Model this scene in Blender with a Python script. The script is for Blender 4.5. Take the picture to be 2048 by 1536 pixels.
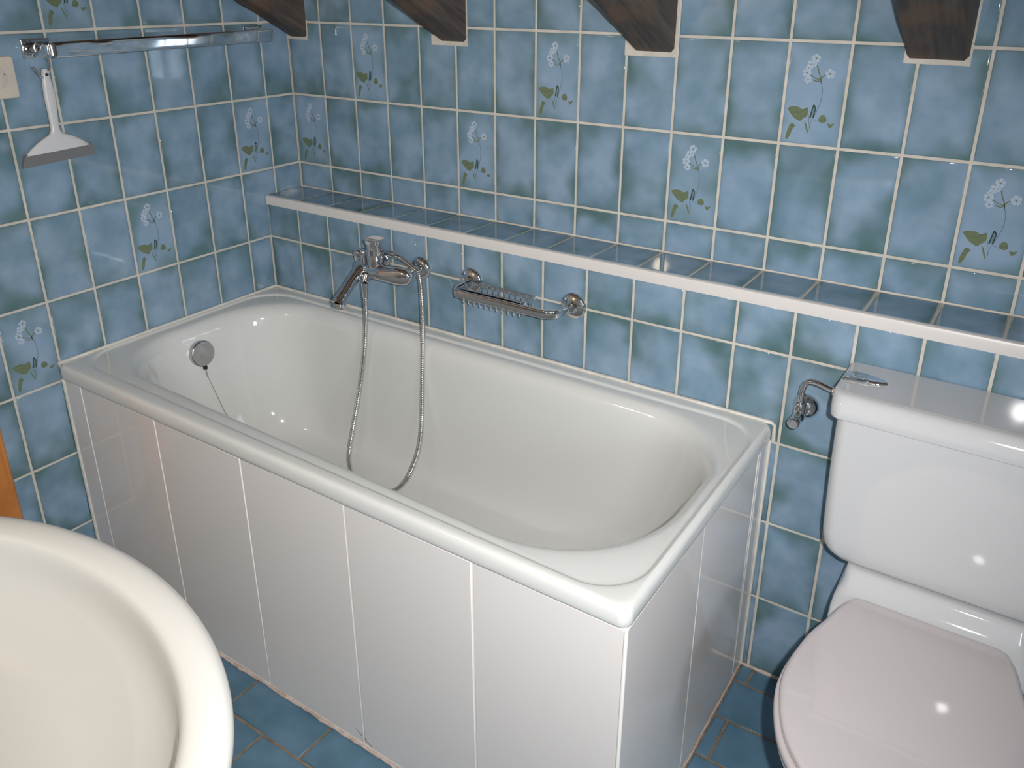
import bpy, bmesh, math, random
from mathutils import Vector, Matrix

# ------------------------------------------------------------------ camera, world, lights, exposure
scn = bpy.context.scene
COL = scn.collection
for o in list(bpy.data.objects):
    bpy.data.objects.remove(o, do_unlink=True)

CAM = Vector((1.94493, -1.73211, 1.52322))
RIGHT = Vector((0.834797, 0.550540, 0.004332))
UP = Vector((-0.206083, 0.305174, 0.929730))
FWD = Vector((-0.510532, 0.777029, -0.368215))
cam_d = bpy.data.cameras.new('camera')
cam = bpy.data.objects.new('camera', cam_d)
COL.objects.link(cam)
m = Matrix((RIGHT, UP, -FWD)).transposed().to_4x4()
m.translation = CAM
cam.matrix_world = m
cam_d.sensor_fit = 'HORIZONTAL'
cam_d.sensor_width = 36.0
cam_d.lens = 36.0 * 1656.52 / 2048
cam_d.shift_x = (1024 - 1040.65) / 2048
cam_d.shift_y = (625.61 - 768) / 2048
cam_d.clip_start = 0.02
scn.camera = cam

scn.view_settings.view_transform = 'Standard'
scn.view_settings.look = 'None'
scn.view_settings.exposure = 0.0
scn.view_settings.gamma = 1.0
scn.view_settings.use_curve_mapping = False

world = bpy.data.worlds.new('sky')
scn.world = world
world.use_nodes = True
wn = world.node_tree.nodes
bgn = wn['Background']
bgn.inputs[0].default_value = (0.62, 0.78, 1.0, 1)
bgn.inputs[1].default_value = 1.3


def light(name, kind, loc, target, energy, color, **kw):
    d = bpy.data.lights.new(name, kind)
    d.energy = energy
    d.color = color
    for k, v in kw.items():
        setattr(d, k, v)
    o = bpy.data.objects.new(name, d)
    COL.objects.link(o)
    o.location = loc
    if target is not None:
        o.rotation_euler = (Vector(target) - Vector(loc)).to_track_quat('-Z', 'Y').to_euler()
    return o


# the camera's own flash, a hand's breadth to the right of the lens
FLASH = CAM + RIGHT * 0.075 + UP * 0.035
light('camera_flash', 'SPOT', FLASH, CAM + FWD * 2 + UP * -0.20 + RIGHT * -0.16, 117, (1.0, 0.982, 0.965),
      spot_size=math.radians(104), spot_blend=1.0, shadow_soft_size=0.012)
# warm bulb over the washbasin (behind the camera)
light('mirror_bulb', 'POINT', (0.45, -1.75, 1.60), None, 4, (1.0, 0.82, 0.55), shadow_soft_size=0.035)
# daylight coming through the small window of the right wall
light('window_daylight', 'AREA', (2.99, -1.615, 1.155), (2.0, -1.615, 1.155), 18, (0.72, 0.86, 1.0),
      shape='RECTANGLE', size=0.27, size_y=0.45)

# ------------------------------------------------------------------ materials


def mat(name, color, rough=0.5, metal=0.0, coat=0.0, spec=0.5):
    mt = bpy.data.materials.new(name)
    mt.use_nodes = True
    b = mt.node_tree.nodes['Principled BSDF']
    b.inputs['Base Color'].default_value = (*color, 1)
    b.inputs['Roughness'].default_value = rough
    b.inputs['Metallic'].default_value = metal
    b.inputs['Coat Weight'].default_value = coat
    b.inputs['Coat Roughness'].default_value = 0.05
    b.inputs['Specular IOR Level'].default_value = spec
    return mt


def nt(mt):
    return mt.node_tree.nodes, mt.node_tree.links, mt.node_tree.nodes['Principled BSDF']


def add_bump(mt, scale, strength, dist=0.001, detail=3):
    n, l, b = nt(mt)
    tc = n.new('ShaderNodeTexCoord')
    no = n.new('ShaderNodeTexNoise')
    no.inputs['Scale'].default_value = scale
    no.inputs['Detail'].default_value = detail
    bp = n.new('ShaderNodeBump')
    bp.inputs['Strength'].default_value = strength
    bp.inputs['Distance'].default_value = dist
    l.new(tc.outputs['Object'], no.inputs['Vector'])
    l.new(no.outputs['Fac'], bp.inputs['Height'])
    l.new(bp.outputs['Normal'], b.inputs['Normal'])


def mottled(name, c1, c2, scale, rough, spec=0.5, bump=0.0):
    mt = mat(name, c1, rough, spec=spec)
    n, l, b = nt(mt)
    tc = n.new('ShaderNodeTexCoord')
    no = n.new('ShaderNodeTexNoise')
    no.inputs['Scale'].default_value = scale
    no.inputs['Detail'].default_value = 4
    rp = n.new('ShaderNodeValToRGB')
    rp.color_ramp.elements[0].color = (*c1, 1)
    rp.color_ramp.elements[1].color = (*c2, 1)
    rp.color_ramp.elements[0].position = 0.35
    rp.color_ramp.elements[1].position = 0.65
    l.new(tc.outputs['Object'], no.inputs['Vector'])
    l.new(no.outputs['Fac'], rp.inputs['Fac'])
    l.new(rp.outputs['Color'], b.inputs['Base Color'])
    if bump:
        bp = n.new('ShaderNodeBump')
        bp.inputs['Strength'].default_value = bump
        bp.inputs['Distance'].default_value = 0.002
        l.new(no.outputs['Fac'], bp.inputs['Height'])
        l.new(bp.outputs['Normal'], b.inputs['Normal'])
    return mt


def math_node(n, op, a=None, b=None, clamp=False):
    q = n.new('ShaderNodeMath')
    q.operation = op
    q.use_clamp = clamp
    if isinstance(a, (int, float)):
        q.inputs[0].default_value = a
    if isinstance(b, (int, float)):
        q.inputs[1].default_value = b
    return q


def tile_glaze(name, light_c, mid_c, dark_c, dark_amount, rough, half=(0.057, 0.0985), cloud=20.0):
    """Cloudy glaze: pale blue clouds on mid blue, green-black patches gathering towards the edges of the tile."""
    mt = mat(name, mid_c, rough)
    n, l, b = nt(mt)
    tc = n.new('ShaderNodeTexCoord')
    oi = n.new('ShaderNodeObjectInfo')
    off = n.new('ShaderNodeVectorMath')
    off.operation = 'MULTIPLY_ADD'
    comb = n.new('ShaderNodeCombineXYZ')
    r1 = math_node(n, 'MULTIPLY', None, 31.7)
    r2 = math_node(n, 'MULTIPLY', None, 77.3)
    l.new(oi.outputs['Random'], r1.inputs[0])
    l.new(oi.outputs['Random'], r2.inputs[0])
    l.new(r1.outputs[0], comb.inputs[0])
    l.new(r2.outputs[0], comb.inputs[1])
    l.new(r2.outputs[0], comb.inputs[2])
    add = n.new('ShaderNodeVectorMath')
    add.operation = 'ADD'
    l.new(tc.outputs['Object'], add.inputs[0])
    l.new(comb.outputs[0], add.inputs[1])
    n.remove(off)
    n1 = n.new('ShaderNodeTexNoise')
    n1.inputs['Scale'].default_value = cloud
    n1.inputs['Detail'].default_value = 3.5
    n1.inputs['Roughness'].default_value = 0.5
    n2 = n.new('ShaderNodeTexNoise')
    n2.inputs['Scale'].default_value = cloud * 0.75
    n2.inputs['Detail'].default_value = 2
    l.new(add.outputs[0], n1.inputs['Vector'])
    l.new(add.outputs[0], n2.inputs['Vector'])
    rp = n.new('ShaderNodeValToRGB')
    rp.color_ramp.elements[0].color = (*mid_c, 1)
    rp.color_ramp.elements[0].position = 0.33
    rp.color_ramp.elements[1].color = (*light_c, 1)
    rp.color_ramp.elements[1].position = 0.66
    l.new(n1.outputs['Fac'], rp.inputs['Fac'])
    sep = n.new('ShaderNodeSeparateXYZ')
    l.new(tc.outputs['Object'], sep.inputs[0])
    ax = math_node(n, 'ABSOLUTE')
    ay = math_node(n, 'ABSOLUTE')
    l.new(sep.outputs[0], ax.inputs[0])
    l.new(sep.outputs[1], ay.inputs[0])
    dx = math_node(n, 'DIVIDE', None, half[0])
    dy = math_node(n, 'DIVIDE', None, half[1])
    l.new(ax.outputs[0], dx.inputs[0])
    l.new(ay.outputs[0], dy.inputs[0])
    mx = math_node(n, 'MAXIMUM')
    l.new(dx.outputs[0], mx.inputs[0])
    l.new(dy.outputs[0], mx.inputs[1])
    pw = math_node(n, 'POWER', None, 3.0)
    l.new(mx.outputs[0], pw.inputs[0])
    sc = math_node(n, 'MULTIPLY', None, 0.26)
    l.new(pw.outputs[0], sc.inputs[0])
    sm = math_node(n, 'ADD')
    l.new(sc.outputs[0], sm.inputs[0])
    l.new(n2.outputs['Fac'], sm.inputs[1])
    mr = n.new('ShaderNodeMapRange')
    mr.interpolation_type = 'SMOOTHSTEP'
    mr.inputs['From Min'].default_value = 0.48
    mr.inputs['From Max'].default_value = 0.94
    mr.inputs['To Max'].default_value = dark_amount
    l.new(sm.outputs[0], mr.inputs['Value'])
    mxc = n.new('ShaderNodeMix')
    mxc.data_type = 'RGBA'
    l.new(mr.outputs[0], mxc.inputs['Factor'])
    l.new(rp.outputs['Color'], mxc.inputs[6])
    mxc.inputs[7].default_value = (*dark_c, 1)
    l.new(mxc.outputs[2], b.inputs['Base Color'])
    # faint waviness of the glaze
    bp = n.new('ShaderNodeBump')
    bp.inputs['Strength'].default_value = 0.05
    bp.inputs['Distance'].default_value = 0.002
    l.new(n1.outputs['Fac'], bp.inputs['Height'])
    l.new(bp.outputs['Normal'], b.inputs['Normal'])
    return mt


M = {}
M['tile'] = tile_glaze('blue_wall_glaze', (0.255, 0.360, 0.478), (0.160, 0.260, 0.350), (0.068, 0.135, 0.125), 0.85, 0.045, cloud=12.0)
M['tile_pale'] = tile_glaze('pale_blue_glaze', (0.270, 0.372, 0.50), (0.215, 0.325, 0.44), (0.085, 0.165, 0.155), 0.75, 0.045, cloud=12.0)
M['floor_tile'] = tile_glaze('floor_glaze', (0.105, 0.205, 0.29), (0.067, 0.145, 0.215), (0.046, 0.108, 0.15), 0.5, 0.28,
                             half=(0.117, 0.057), cloud=14)
M['grout'] = mottled('wall_grout', (0.62, 0.58, 0.52), (0.53, 0.49, 0.43), 30, 0.85, 0.2, 0.2)
M['floor_grout'] = mottled('floor_grout', (0.25, 0.195, 0.14), (0.165, 0.12, 0.082), 40, 0.9, 0.2, 0.3)
M['enamel'] = mat('bath_enamel', (0.68, 0.685, 0.665), 0.06, coat=0.3)
M['panel'] = mat('white_panel_glaze', (0.73, 0.70, 0.685), 0.06)
M['panel_joint'] = mat('white_joint', (0.85, 0.82, 0.78), 0.5)
M['ceramic'] = mat('toilet_ceramic', (0.575, 0.58, 0.59), 0.035, coat=0.3)
M['seat'] = mat('seat_plastic', (0.60, 0.55, 0.555), 0.04, coat=0.4)
M['basin'] = mat('basin_ceramic', (0.57, 0.555, 0.52), 0.07, coat=0.3)
M['chrome'] = mat('chrome', (0.74, 0.74, 0.76), 0.06, 1.0)
M['brushed'] = mat('satin_chrome', (0.55, 0.55, 0.57), 0.25, 1.0)
M['steel'] = mat('hose_steel', (0.72, 0.71, 0.70), 0.2, 1.0)
M['wplastic'] = mat('white_plastic', (0.60, 0.60, 0.615), 0.3)
M['trim'] = mat('ledge_trim_plastic', (0.66, 0.63, 0.61), 0.35)
M['switch'] = mat('cream_plastic', (0.62, 0.56, 0.48), 0.4)
M['rubber'] = mat('grey_rubber', (0.16, 0.16, 0.165), 0.55)
M['black'] = mat('black_rubber', (0.02, 0.02, 0.022), 0.5)
M['ink'] = mat('pencil_mark', (0.06, 0.055, 0.055), 0.7)
M['silicone'] = mottled('silicone', (0.72, 0.69, 0.63), (0.60, 0.56, 0.50), 25, 0.45)
M['mortar'] = mottled('pinkish_mortar', (0.58, 0.49, 0.44), (0.44, 0.34, 0.29), 60, 0.9, 0.2, 0.5)
M['plaster'] = mottled('white_plaster', (0.72, 0.69, 0.64), (0.67, 0.64, 0.59), 8, 0.8)
M['boards'] = mottled('ceiling_boards', (0.34, 0.25, 0.19), (0.28, 0.20, 0.15), 5, 0.6)
M['door_paint'] = mottled('door_paint', (0.50, 0.42, 0.36), (0.46, 0.385, 0.33), 6, 0.5)
M['leaf'] = mottled('leaf_print', (0.165, 0.195, 0.105), (0.12, 0.16, 0.10), 180, 0.12)
M['leaf_dark'] = mat('leaf_dark_print', (0.035, 0.07, 0.06), 0.12)
M['petal'] = mottled('petal_print', (0.46, 0.54, 0.63), (0.36, 0.44, 0.55), 300, 0.12)
M['stem'] = mat('stem_print', (0.085, 0.14, 0.15), 0.12)


def wood(name, c1, c2, c3, rough, grain=(6, 90, 90)):
    mt = mat(name, c1, rough)
    n, l, b = nt(mt)
    tc = n.new('ShaderNodeTexCoord')
    mp = n.new('ShaderNodeMapping')
    mp.inputs['Scale'].default_value = grain
    no = n.new('ShaderNodeTexNoise')
    no.inputs['Scale'].default_value = 1.0
    no.inputs['Detail'].default_value = 6
    no.inputs['Distortion'].default_value = 0.4
    rp = n.new('ShaderNodeValToRGB')
    rp.color_ramp.elements[0].color = (*c1, 1)
    rp.color_ramp.elements[0].position = 0.33
    rp.color_ramp.elements[1].color = (*c2, 1)
    rp.color_ramp.elements[1].position = 0.66
    big = n.new('ShaderNodeTexNoise')
    big.inputs['Scale'].default_value = 9
    big.inputs['Detail'].default_value = 3
    mr = n.new('ShaderNodeMapRange')
    mr.inputs['From Min'].default_value = 0.48
    mr.inputs['From Max'].default_value = 0.68
    mr.inputs['To Max'].default_value = 0.8
    mx = n.new('ShaderNodeMix')
    mx.data_type = 'RGBA'
    mx.inputs[7].default_value = (*c3, 1)
    bp = n.new('ShaderNodeBump')
    bp.inputs['Strength'].default_value = 0.5
    bp.inputs['Distance'].default_value = 0.002
    l.new(tc.outputs['Object'], mp.inputs['Vector'])
    l.new(mp.outputs['Vector'], no.inputs['Vector'])
    l.new(no.outputs['Fac'], rp.inputs['Fac'])
    l.new(tc.outputs['Object'], big.inputs['Vector'])
    l.new(big.outputs['Fac'], mr.inputs['Value'])
    l.new(mr.outputs[0], mx.inputs['Factor'])
    l.new(rp.outputs['Color'], mx.inputs[6])
    l.new(mx.outputs[2], b.inputs['Base Color'])
    l.new(no.outputs['Fac'], bp.inputs['Height'])
    l.new(bp.outputs['Normal'], b.inputs['Normal'])
    return mt


M['rafter'] = wood('aged_rafter_wood', (0.040, 0.031, 0.027), (0.094, 0.074, 0.062), (0.135, 0.080, 0.045), 0.6)
M['pine'] = wood('orange_pine', (0.50, 0.17, 0.035), (0.60, 0.24, 0.06), (0.42, 0.13, 0.025), 0.3, (60, 60, 5))
M['pine_dark'] = wood('stained_boards', (0.26, 0.12, 0.05), (0.34, 0.17, 0.08), (0.20, 0.09, 0.04), 0.5, (60, 5, 60))
mg = mat('window_glass', (1, 1, 1), 0.0)
n_, l_, b_ = nt(mg)
b_.inputs['Transmission Weight'].default_value = 1.0
b_.inputs['IOR'].default_value = 1.05
M['glass'] = mg

# ------------------------------------------------------------------ mesh helpers


class MB:
    """Collects polygons (world coordinates)."""

    def __init__(s):
        s.v, s.f, s.mi = [], [], []

    def add(s, verts, faces, mi=0):
        k = len(s.v)
        s.v += [tuple(p) for p in verts]
        s.f += [tuple(i + k for i in f) for f in faces]
        s.mi += [mi] * len(faces)
        return s

    def box(s, x0, x1, y0, y1, z0, z1, mi=0):
        return s.add([(x0, y0, z0), (x1, y0, z0), (x1, y1, z0), (x0, y1, z0), (x0, y0, z1), (x1, y0, z1), (x1, y1, z1), (x0, y1, z1)],
                     [(0, 3, 2, 1), (4, 5, 6, 7), (0, 1, 5, 4), (1, 2, 6, 5), (2, 3, 7, 6), (3, 0, 4, 7)], mi)

    def loft(s, rings, cap0=True, cap1=True, closed=True, mi=0):
        n = len(rings[0])
        vs = [p for r in rings for p in r]
        fs = []
        for i in range(len(rings) - 1):
            for j in range(n if closed else n - 1):
                a, b = i * n + j, i * n + (j + 1) % n
                fs.append((a, b, b + n, a + n))
        if cap0:
            fs.append(tuple(reversed(range(n))))
        if cap1:
            fs.append(tuple(range((len(rings) - 1) * n, len(rings) * n)))
        return s.add(vs, fs, mi)

    def tube(s, pts, r, n=12, cap=True, mi=0, closed=False):
        pts = [Vector(p) for p in pts]
        rr_ = r if isinstance(r, (list, tuple)) else [r] * len(pts)
        rings = []
        t0 = (pts[1] - pts[0]).normalized()
        up = Vector((0, 0, 1)) if abs(t0.z) < 0.9 else Vector((1, 0, 0))
        nrm = (up - t0 * up.dot(t0)).normalized()
        N = len(pts)
        for i, p in enumerate(pts):
            if closed:
                t = (pts[(i + 1) % N] - pts[i - 1]).normalized()
            elif i == 0:
                t = t0
            elif i == N - 1:
                t = (pts[i] - pts[i - 1]).normalized()
            else:
                t = (pts[i + 1] - pts[i - 1]).normalized()
            nrm = (nrm - t * nrm.dot(t)).normalized()
            bn = t.cross(nrm)
            rings.append([p + (nrm * math.cos(2 * math.pi * k / n) + bn * math.sin(2 * math.pi * k / n)) * rr_[i] for k in range(n)])
        if closed:
            rings.append(rings[0])
            cap = False
        return s.loft(rings, cap, cap, mi=mi)

    def lathe(s, prof, origin, axis, n=24, mi=0):
        """prof: (radius, distance along axis)"""
        ax = Vector(axis).normalized()
        up = Vector((0, 0, 1)) if abs(ax.z) < 0.9 else Vector((1, 0, 0))
        u = (up - ax * up.dot(ax)).normalized()
        w = ax.cross(u)
        o = Vector(origin)
        rings = [[o + ax * d + (u * math.cos(2 * math.pi * k / n) + w * math.sin(2 * math.pi * k / n)) * max(r, 1e-5) for k in range(n)] for r, d in prof]
        return s.loft(rings, True, True, mi=mi)

    def build(s, name, mats, parent=None, smooth=True, angle=35, sub=0, bevel=0.0, kind=None):
        me = bpy.data.meshes.new(name)
        pl = parent.matrix_world.translation if parent else Vector()
        loc = Vector()
        q = parent
        while q is not None:
            loc += q.location
            q = q.parent
        me.from_pydata([tuple(Vector(p) - loc) for p in s.v], [], s.f)
        bm = bmesh.new()
        bm.from_mesh(me)
        bmesh.ops.recalc_face_normals(bm, faces=bm.faces)
        bm.to_mesh(me)
        bm.free()
        if not isinstance(mats, (list, tuple)):
            mats = [mats]
        for mm in mats:
            me.materials.append(mm)
        me.polygons.foreach_set('material_index', s.mi)
        o = bpy.data.objects.new(name, me)
        COL.objects.link(o)
        if parent:
            o.parent = parent
        if bevel:
            bv = o.modifiers.new('bevel', 'BEVEL')
            bv.width = bevel
            bv.segments = 3
            bv.limit_method = 'ANGLE'
            bv.angle_limit = math.radians(40)
        if sub:
            sb = o.modifiers.new('sub', 'SUBSURF')
            sb.levels = sb.render_levels = sub
        if smooth:
            me.polygons.foreach_set('use_smooth', [True] * len(me.polygons))
            if not sub:
                me.set_sharp_from_angle(angle=math.radians(angle if not bevel else 60))
        me.update()
        if kind:
            o['kind'] = kind
        return o


def tag(o, label, cat=None, group=None, kind=None):
    o['label'] = label
    if cat:
        o['category'] = cat
    if group:
        o['group'] = group
    if kind:
        o['kind'] = kind
    return o


def thing(name, label, cat, loc, group=None):
    o = bpy.data.objects.new(name, None)
    o.empty_display_size = 0.05
    COL.objects.link(o)
    o.location = loc
    return tag(o, label, cat, group)


def spline(pts, n=8, closed=False):
    pts = [Vector(p) for p in pts]
    N = len(pts)
    out = []
    for i in range(N if closed else N - 1):
        if closed:
            p0, p1, p2, p3 = pts[i - 1], pts[i], pts[(i + 1) % N], pts[(i + 2) % N]
        else:
            p1, p2 = pts[i], pts[i + 1]
            p0 = pts[i - 1] if i else p1 * 2 - p2
            p3 = pts[i + 2] if i + 2 < N else p2 * 2 - p1
        for k in range(n):
            t = k / n
            out.append(0.5 * ((2 * p1) + (p2 - p0) * t + (2 * p0 - 5 * p1 + 4 * p2 - p3) * t * t + (3 * p1 - p0 - 3 * p2 + p3) * t ** 3))
    if not closed:
        out.append(pts[-1])
    return out


def rquad(cs, rads, z, nc=10, ns=10):
    """Rounded quadrilateral ring; cs = 4 corners counter-clockwise (x, y)."""
    out = []
    c = [Vector((p[0], p[1])) for p in cs]
    arcs = []
    for i in range(4):
        p, a, b = c[i], c[i - 1], c[(i + 1) % 4]
        da, db = (a - p).normalized(), (b - p).normalized()
        r = rads[i] if isinstance(rads, (list, tuple)) else rads
        ang = da.angle(db)
        t = r / math.tan(ang / 2)
        s, e = p + da * t, p + db * t
        ctr = p + (da + db).normalized() * (r / math.sin(ang / 2))
        a0 = math.atan2(s.y - ctr.y, s.x - ctr.x)
        a1 = math.atan2(e.y - ctr.y, e.x - ctr.x)
        while a1 < a0:
            a1 += 2 * math.pi
        arcs.append([(ctr.x + r * math.cos(a0 + (a1 - a0) * k / nc), ctr.y + r * math.sin(a0 + (a1 - a0) * k / nc)) for k in range(nc + 1)])
    for i in range(4):
        out += arcs[i]
        p, q = arcs[i][-1], arcs[(i + 1) % 4][0]
        out += [(p[0] + (q[0] - p[0]) * k / ns, p[1] + (q[1] - p[1]) * k / ns) for k in range(1, ns)]
    if callable(z):
        return [(x, y, z(x, y)) for x, y in out]
    return [(x, y, z) for x, y in out]


def rect(x0, x1, y0, y1):
    return [(x0, y0), (x1, y0), (x1, y1), (x0, y1)]


# ------------------------------------------------------------------ tiles
_tiles = {}


def tile_mesh(x0, x1, y0, y1, material, t=0.006, bev=0.0016):
    """One glazed tile, face up +Z, front at z = 0, pillow-rounded edge; extents relative to the full tile's centre."""
    key = (round(x0, 4), round(x1, 4), round(y0, 4), round(y1, 4), material.name, t, bev)
    if key in _tiles:
        return _tiles[key]
    me = bpy.data.meshes.new('tile')
    prof = [(0.0, -t), (0.0, -bev * 1.1), (bev * 0.35, -bev * 0.35), (bev * 1.3, 0.0), (bev * 2.0, 0.0)]
    vs, fs = [], []
    for ins, z in prof:
        vs += [(x0 + ins, y0 + ins, z), (x1 - ins, y0 + ins, z), (x1 - ins, y1 - ins, z), (x0 + ins, y1 - ins, z)]
    for i in range(len(prof) - 1):
        for j in range(4):
            a, b = i * 4 + j, i * 4 + (j + 1) % 4
            fs.append((a, b, b + 4, a + 4))
    k = (len(prof) - 1) * 4
    fs.append((k, k + 1, k + 2, k + 3))
    me.from_pydata(vs, [], fs)
    me.polygons.foreach_set('use_smooth', [True] * len(fs))
    me.set_sharp_from_angle(angle=math.radians(62))
    me.materials.append(material)
    me.update()
    _tiles[key] = me
    return me


ROT = {'back': (math.pi / 2, 0, 0), 'left': (math.pi / 2, 0, math.pi / 2), 'floor': (0, 0, 0)}
JW = 0.0058
rng = random.Random(5)


def put_tile(parent, orient, centre, ext, material, jitter=1.0, name='tile', lab=None):
    me = tile_mesh(*ext, material)
    o = bpy.data.objects.new(name, me)
    COL.objects.link(o)
    o.parent = parent
    nrm = {'back': Vector((0, -1, 0)), 'left': Vector((1, 0, 0)), 'floor': Vector((0, 0, 1))}[orient]
    o.location = Vector(centre) - parent.location + nrm * rng.uniform(0.0, 0.0004) * jitter
    r = ROT[orient]
    e = Matrix.Rotation(rng.gauss(0, 0.0008) * jitter, 3, 'X') @ Matrix.Rotation(rng.gauss(0, 0.0008) * jitter, 3, 'Y')
    from mathutils import Euler
    o.rotation_euler = (Euler(r).to_matrix() @ e).to_euler()
    if lab:
        o['label'] = lab
    return o


# ------------------------------------------------------------------ room measures
W = 0.11934
ZA, ZB, ZC, ZD, ZE, ZF, ZG = 1.4232, 1.2211, 1.0186, 0.8179, 0.6132, 0.4110, 0.2056
D = 0.13938          # depth of the ledge
ZS = 0.9445          # its top
XR, YF = 2.95, -1.95
SL = math.tan(math.radians(28))
CZ0 = 1.550          # ceiling height at the back wall


def ceil_z(y):
    return CZ0 - y * SL


# ------------------------------------------------------------------ setting: walls, floor, ceiling
GR = 0.0016          # joints lie this far behind the tile faces
mb = MB()
mb.box(-0.1, XR + 0.1, YF - 0.1, 0.1, -0.1, -GR)
floor = tag(mb.build('floor', M['floor_grout'], smooth=False), 'floor of blue oblong tiles with brownish joints', kind='structure')

mb = MB()
mb.box(-0.1, XR + 0.1, GR, 0.1, -GR, CZ0 + 0.05)
wall_back = tag(mb.build('wall_back', M['grout'], smooth=False), 'back wall of mottled blue tiles, some with a white flower', kind='structure')

mb = MB()
mb.add([(-0.1, 0.0, -GR), (-0.1, YF, -GR), (-0.1, YF, ceil_z(YF)), (-0.1, 0.0, CZ0), (-GR, 0.0, -GR), (-GR, YF, -GR), (-GR, YF, ceil_z(YF)), (-GR, 0.0, CZ0)],
       [(0, 1, 2, 3), (7, 6, 5, 4), (0, 4, 5, 1), (1, 5, 6, 2), (2, 6, 7, 3), (3, 7, 4, 0)])
wall_left = tag(mb.build('wall_left', M['grout'], smooth=False), 'left wall of mottled blue tiles behind the towel rail', kind='structure')

mb = MB()
mb.box(0.0, XR, -D + GR, GR, 0.0, ZS - GR)
wall_ledge = tag(mb.build('wall_ledge', M['grout'], smooth=False), 'low tiled front wall with a tiled ledge along its top', kind='structure')

# right wall with its window opening
WY0, WY1, WZ0, WZ1 = -1.76, -1.47, 0.92, 1.39
mb = MB()


def wall_piece(y0, y1, z0, z1a, z1b):
    x0, x1 = XR, XR + 0.1
    mb.add([(x0, y0, z0), (x1, y0, z0), (x1, y1, z0), (x0, y1, z0), (x0, y0, z1a), (x1, y0, z1a), (x1, y1, z1b), (x0, y1, z1b)],
           [(0, 3, 2, 1), (4, 5, 6, 7), (0, 1, 5, 4), (1, 2, 6, 5), (2, 3, 7, 6), (3, 0, 4, 7)])


wall_piece(YF, WY0, -GR, ceil_z(YF), ceil_z(WY0))
wall_piece(WY1, 0.0, -GR, ceil_z(WY1), CZ0)
wall_piece(WY0, WY1, -GR, WZ0, WZ0)
wall_piece(WY0, WY1, WZ1, ceil_z(WY0), ceil_z(WY1))
tag(mb.build('wall_right', M['plaster'], smooth=False), 'plain white plastered wall with a small window', kind='structure')
mb = MB()
mb.box(-0.1, XR + 0.1, YF - 0.1, YF, -GR, ceil_z(YF) + 0.05)
tag(mb.build('wall_front', M['plaster'], smooth=False), 'plain white plastered wall behind the washbasin', kind='structure')
mb = MB()
y0, y1 = 0.1, YF - 0.1
x0, x1 = -0.1, XR + 0.1
mb.add([(x0, y0, ceil_z(y0)), (x1, y0, ceil_z(y0)), (x1, y1, ceil_z(y1)), (x0, y1, ceil_z(y1)),
        (x0, y0, ceil_z(y0) + 0.05), (x1, y0, ceil_z(y0) + 0.05), (x1, y1, ceil_z(y1) + 0.05), (x0, y1, ceil_z(y1) + 0.05)],
       [(0, 1, 2, 3), (7, 6, 5, 4), (0, 4, 5, 1), (1, 5, 6, 2), (2, 6, 7, 3), (3, 7, 4, 0)])
tag(mb.build('ceiling', M['boards'], smooth=False), 'sloping boarded ceiling above the rafters', kind='structure')

# window of the right wall
mb = MB()
fx0, fx1 = XR + 0.02, XR + 0.07
mb.box(fx0, fx1, WY0, WY0 + 0.03, WZ0, WZ1).box(fx0, fx1, WY1 - 0.03, WY1, WZ0, WZ1)
mb.box(fx0, fx1, WY0 + 0.03, WY1 - 0.03, WZ0, WZ0 + 0.03).box(fx0, fx1, WY0 + 0.03, WY1 - 0.03, WZ1 - 0.03, WZ1)
ym = (WY0 + WY1) / 2
mb.box(fx0, fx1, ym - 0.016, ym + 0.016, WZ0 + 0.03, WZ1 - 0.03)
win = tag(mb.build('window_1', M['pine'], smooth=False, bevel=0.003), 'small two-pane window in the right wall', kind='structure')
for ya, yb in ((WY0 + 0.03, ym - 0.016), (ym + 0.016, WY1 - 0.03)):
    MB().box(XR + 0.043, XR + 0.047, ya, yb, WZ0 + 0.03, WZ1 - 0.03).build('pane', M['glass'], win, smooth=False)

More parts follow.
